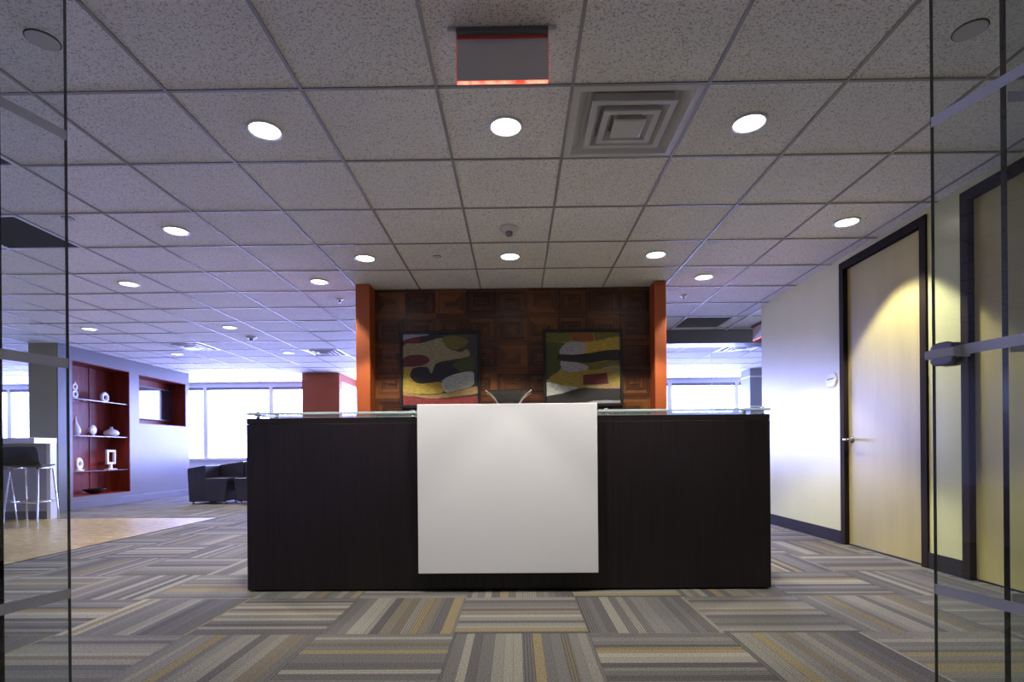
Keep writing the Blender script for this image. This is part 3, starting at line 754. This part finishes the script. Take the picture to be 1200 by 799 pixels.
# dark return grilles
gr = thing('return_grille', '', 'air grille', (0, 0, 0))
bm = bmesh.new(); h_ = .303
for a in ((-h_, h_, -h_, -h_ + .022), (-h_, h_, h_ - .022, h_), (-h_, -h_ + .022, -h_ + .022, h_ - .022), (h_ - .022, h_, -h_ + .022, h_ - .022)): box(bm, *a, -.005, .012)
new_obj('frame', bm, 'white_metal', gr)
new_obj('backing', B(-.28, .28, -.28, .28, .030, .034), 'dark_slot', gr)
bm = B(-.281, .281, -.0015, .0015, -.002, .026); sl = bpy.data.meshes.new('slat'); bm.to_mesh(sl); bm.free(); sl.materials.append(M['grille_dark'])
for k in range(19): link_mesh('slat', sl, gr, (0, -.27 + k * .03, 0), (math.radians(35), 0, 0))
for k, (i, j, lb) in enumerate([(-6, 2, 'dark slatted return grille above the laminate floor edge'), (4, 7, 'dark slatted return grille beside the grey soffit'), (-5, 0, 'dark slatted return grille above the glass door that has no lock')]):
    o = gr if k == 0 else dup(gr)
    x, y = tc(i, j); o.location = (x, y, CZ); o['label'] = lb; o['group'] = 'dark ceiling return grilles'
# smoke detectors
sd = thing('smoke_detector', '', 'smoke detector', (0, 0, 0))
new_obj('base', LB([(0, .003), (.072, .003), (.074, -.006), (.066, -.012), (.050, -.020), (.044, -.028), (0, -.028)], 32), 'vent_white', sd, True)
new_obj('sensor_cap', LB([(0, -.027), (.026, -.027), (.024, -.052), (.014, -.058), (0, -.058)], 24), 'dark_steel', sd, True)
for k, (x, y, lb) in enumerate([(-.04, 4.0, 'white smoke detector on the ceiling before the parquet wall'), (-3.70, 7.60, 'smoke detector on the ceiling over the lounge')]):
    o = sd if k == 0 else dup(sd)
    o.location = (x, y, CZ + .003); o['label'] = lb; o['group'] = 'ceiling smoke detectors'
# flat cover plates and sprinklers
cp = thing('cover_plate', '', 'cover plate', (0, 0, 0)); new_obj('disc', LB([(0, .002), (.052, .002), (.052, -.004), (0, -.004)], 32), 'ceiling_plain', cp)
new_obj('painted_shadow_ring', LB([(.0525, .003), (.0565, .003), (.0565, -.0012), (.0525, -.0012), (.0525, .003)], 32), 'dark_slot', cp)  # dark ring paints the shadow arc around each plate
for k, (x, y, s, lb) in enumerate([(-1.854, 2.13, 1.05, 'flat round ceiling cover plate above the glass door without lock'), (1.793, 2.16, 1.05, 'flat round ceiling cover plate above the glass door with the lock'), (-.652, 4.56, .62, 'small flat round ceiling plate next to the parquet wall downlight'), (-3.09, 3.74, .7, 'small flat round ceiling plate beside the dark return grille')]):
    o = cp if k == 0 else dup(cp)
    o.location = (x, y, CZ + .003); o.scale = (s, s, 1); o['label'] = lb; o['group'] = 'round ceiling cover plates'
sp = thing('sprinkler_head', '', 'sprinkler', (0, 0, 0))
new_obj('escutcheon', LB([(0, .002), (.040, .002), (.040, -.004), (.020, -.012), (0, -.012)], 24), 'white_metal', sp, True); new_obj('deflector', LB([(0, -.011), (.008, -.011), (.007, -.030), (.017, -.033), (.017, -.036), (0, -.036)], 16), 'dark_steel', sp, True)
for k, (x, y, lb) in enumerate([(1.79, 5.81, 'small sprinkler head in the ceiling beside the orange wing, door wall side'), (-1.87, 5.79, 'small sprinkler head in the ceiling beside the orange wing, lounge side')]):
    o = sp if k == 0 else dup(sp)
    o.location = (x, y, CZ + .003); o['label'] = lb; o['group'] = 'ceiling sprinkler heads'
# edge-lit signs
def edge_sign(label, loc, rz, w, drop):
    r = thing('exit_sign', label, 'exit sign', loc, rz)
    for q in (-1, 1): new_obj('canopy_tab', B(min(q * w / 2, q * (w / 2 + .034)), max(q * w / 2, q * (w / 2 + .034)), -.032, .032, -.014, .003, .003), 'white_metal', r)
    new_obj('housing', B(-w / 2, w / 2, -.032, .032, -.018, .003, .002), 'housing_grey', r)
    new_obj('glow_slot', B(-w / 2, w / 2, -.010, .010, -.0258, -.0178), 'red_dim', r)
    p = new_obj('acrylic_panel', B(-w / 2, w / 2, -.005, .005, -drop + .007, -.0255), 'sign_grey', r)
    new_obj('lit_edge', B(-w / 2, w / 2, -.0052, .0052, -drop, -drop + .0068), 'red_edge', p)
    for s in (-1, 1): new_obj('lit_side', B(min(s * w / 2, s * (w / 2 + .003)), max(s * w / 2, s * (w / 2 + .003)), -.0052, .0052, -drop, -.027), 'red_side', p)
    return r
edge_sign('grey ceiling exit sign with glowing red edges, beside the square diffuser', (-.042, 2.13, CZ), 0, .355, .196)
edge_sign('ceiling exit sign hung by the grey soffit past the end of the door wall', (3.155, 7.10, CZ), PI / 2, .355, .196)

# room sign
rs = thing('room_sign', 'white hexagonal room sign with a line of print beside the maple door', 'sign', (XR, 4.888, 1.432))
hx_ = [(.085, .0), (.050, .058), (-.055, .058), (-.085, .0), (-.050, -.058), (.055, -.058)]
new_obj('plate', PB([(a, b_) for a, b_ in hx_], 'x', -.012, .0, .001), 'ceramic', rs)
bm = bmesh.new()
for k in range(7): box(bm, -.0128, -.0121, -.052 + k * .0155, -.042 + k * .0155, .004, .018)
new_obj('print', bm, 'print_dark', rs)

# ------------------------------------------------------------------ niche contents
xm = XL - .155
r = thing('television', 'flat black television in the mahogany wall niche, reflecting the windows', 'television', (XL - .300, 10.38, 1.50))
new_obj('body', B(.0, .05, -.53, .53, -.02, .60, .004), 'black_plastic', r); new_obj('screen', B(.0502, .0512, -.512, .512, .0, .58), 'screen', r)
new_obj('wall_bracket', B(-.02, .0, -.12, .12, .2, .4), 'dark_steel', r)
def sculpt(name, label, y, z, bm): return tag(new_obj(name, bm, 'ceramic', smooth=True), label, 'sculpture' if name != 'bottle_vase' and 'vase' not in name else 'vase')
def placed(name, label, cat, y, z, bm, smooth=True, x=None):
    o = new_obj(name, bm, 'ceramic', smooth=smooth); o.location = (x or xm, y, z); return tag(o, label, cat)
bm = bmesh.new(); torus_bm(bm, (0, 0, .075), .044, .019, ez=1.1); torus_bm(bm, (0, 0, .190), .036, .017, ez=1.15); lathe(bm, [(0, 0), (.045, 0), (.045, .015), (0, .02)], 20); box(bm, -.012, .012, -.012, .012, .236, .27)
placed('loop_sculpture', 'white figure-of-eight loop sculpture on the top glass shelf', 'sculpture', 8.36, SHELF[0], bm)
bm = bmesh.new(); torus_bm(bm, (0, 0, .082), .060, .030, ez=1.05); box(bm, -.02, .02, -.07, .07, 0, .012)
placed('ring_sculpture', 'white open ring sculpture on the top glass shelf', 'sculpture', 8.97, SHELF[0], bm)
placed('bottle_vase', 'tall white teardrop bottle vase on the middle glass shelf', 'vase', 8.37, SHELF[1], LB([(0, 0), (.045, 0), (.068, .045), (.072, .085), (.055, .14), (.026, .20), (.016, .26), (.013, .30), (.009, .30), (0, .28)], 28))
bm = bmesh.new(); lathe(bm, [(0, -.02), (.05, -.018), (.085, 0), (.05, .018), (0, .02)], 28); bmesh.ops.rotate(bm, verts=bm.verts[:], matrix=Matrix.Rotation(PI / 2, 3, 'Y')); bmesh.ops.translate(bm, verts=bm.verts[:], vec=(0, 0, .10)); lathe(bm, [(0, 0), (.03, 0), (.014, .03), (0, .03)], 16)
placed('disc_sculpture', 'white rounded disc sculpture on the middle glass shelf', 'sculpture', 8.72, SHELF[1], bm)
placed('onion_vase', 'squat white onion vase on the middle glass shelf', 'vase', 9.12, SHELF[1], LB([(0, 0), (.05, 0), (.10, .03), (.115, .06), (.095, .10), (.045, .125), (.022, .14), (.024, .165), (.018, .165), (0, .13)], 28))
bm = bmesh.new(); torus_bm(bm, (0, 0, .105), .055, .030, ey=.85, ez=1.25); box(bm, -.03, .03, -.065, .065, 0, .02)
placed('oval_sculpture', 'white oval sculpture with a hole on the lowest glass shelf', 'sculpture', 8.43, SHELF[2], bm)
bm = bmesh.new()
for a in ((-.10, -.062, .09, .33), (.062, .10, .09, .33), (-.062, .062, .09, .125), (-.062, .062, .295, .33)): box(bm, -.018, .018, *a, bev=.003)
box(bm, -.018, .018, -.018, .018, .015, .09); box(bm, -.04, .04, -.10, .10, 0, .016, .003)
placed('frame_sculpture', 'white square frame sculpture on a stem, lowest glass shelf', 'sculpture', 9.10, SHELF[2], bm, False)
o = new_obj('leaf_bowl', LB([(0, 0), (.05, 0), (.12, .025), (.20, .075), (.196, .079), (.11, .034), (0, .012)], 32), 'amber_dish', smooth=True); o.location = (xm + .02, 8.72, N1[2] + .0125); o.scale = (.7, 1.0, 1)
tag(o, 'shallow dark bowl on the floor of the shelf niche', 'bowl')

# ------------------------------------------------------------------ lounge chairs
def lounge(label, mirror):
    s = -1 if mirror else 1
    r = thing('lounge_chair', label, 'armchair', (0, 0, 0))
    def X(bm):
        if mirror:
            bmesh.ops.scale(bm, verts=bm.verts[:], vec=(-1, 1, 1)); bmesh.ops.reverse_faces(bm, faces=bm.faces[:])
        return bm
    # local x across, -y faces the camera
    new_obj('arm', X(PB([(-.36, .045), (-.34, .045), (-.085, .045), (-.085, .625), (-.10, .636), (-.37, .590), (-.385, .575)], 'y', -.36, .34, .018, 3)), 'leather', r)
    new_obj('backrest', X(PB([(-.084, .16), (.325, .16), (.335, .680), (.30, .695), (-.084, .637)], 'y', .06, .34, .018, 3)), 'leather', r)
    new_obj('seat', X(PB([(-.083, .05), (.235, .05), (.285, .40), (.275, .43), (-.083, .43)], 'y', -.38, .058, .022, 3)), 'leather', r)
    for x, y in ((-.32, -.30), (.20, -.32), (-.32, .28), (.20, .05)):
        new_obj('foot', X(LB([(0, 0), (.018, 0), (.022, .052), (0, .052)], 14, (x, y, 0))), 'chrome', r, True)
    return r
c = lounge('black leather one-armed lounge chair beside the niche wall', False); c.location = (-4.99, 9.20, 0)
c = lounge('black leather one-armed lounge chair half behind the reception desk', True); c.location = (-4.32, 9.20, 0)

# ------------------------------------------------------------------ breakfast counter and stools
bc = thing('bar_counter', 'white bar counter with grey front and thin end panel', 'counter', (-7.4, 7.0, 0))
cx0, cx1 = -2.4, 1.398
new_obj('counter_top', B(cx0, cx1, -.28, .06, .972, 1.045, .003), 'white_laminate', bc)
new_obj('end_panel', B(cx1 - .05, cx1, -.045, .055, 0, .971, .002), 'white_laminate', bc)
new_obj('front_panel', B(cx0, cx1 - .051, -.03, .05, .101, .971), 'counter_grey', bc)
new_obj('kick_board', B(cx0, cx1 - .051, -.04, .05, 0, .10), 'base_grey', bc)
def stool(label, loc, rz):
    r = thing('bar_stool', label, 'stool', loc, rz, 'stools at the bar counter')
    # seat shell: thin bent sheet, back towards the camera
    prof = [(.10, .700), (.08, .690), (.03, .682), (-.10, .684), (-.165, .700), (-.195, .735), (-.21, .80), (-.225, .93)]
    bm = bmesh.new(); rows = []
    NSEG = 9
    for k, (y, z) in enumerate(prof):
        row = []
        for i in range(NSEG):
            t = -1 + 2 * i / (NSEG - 1); hw = .205 if k < 6 else .205 - .012 * (k - 5)
            lift = .018 * t * t * (1 if k < 6 else 0); fwd = .035 * t * t if k >= 6 else 0
            row.append(bm.verts.new((t * hw, y + fwd, z + lift)))
        rows.append(row)
    for a, b_ in zip(rows, rows[1:]):
        for i in range(NSEG - 1): bm.faces.new((a[i], a[i + 1], b_[i + 1], b_[i]))
    bmesh.ops.recalc_face_normals(bm, faces=bm.faces[:])
    sh = new_obj('seat_shell', bm, 'black_plastic', r, True)
    md = sh.modifiers.new('thick', 'SOLIDIFY'); md.thickness = .014; md.offset = 0
    md = sh.modifiers.new('smooth', 'SUBSURF'); md.levels = 1; md.render_levels = 2
    for sx in (-1, 1):
        for sy in (-1, 1):
            new_obj('leg', TB([(sx * .13, sy * .11, .672), (sx * .15, sy * .13, .655), (sx * .180, sy * .195, .006), (sx * .180, sy * .196, 0)], [.010, .010, .0095, .0095], 10), 'chrome', r, True)
        new_obj('seat_bar', TB([(sx * .13, -.11, .672), (sx * .13, .11, .672)], .010, 8), 'chrome', r, True)
    k = .27; q = (.672 - k) / .672; fx, fy = .15 + .030 * q, .13 + .065 * q
    for a, b_ in (((-fx, -fy), (fx, -fy)), ((-fx, fy), (fx, fy)), ((-fx, -fy), (-fx, fy)), ((fx, -fy), (fx, fy))):
        new_obj('footrest', TB([(*a, k), (*b_, k)], .008, 8), 'chrome', r, True)
    return r
stool('black shell bar stool at the end of the white counter', (-5.80, 6.46, 0), 0.16)
stool('black shell bar stool behind the first, further along the counter', (-6.32, 6.44, 0), 0.05)
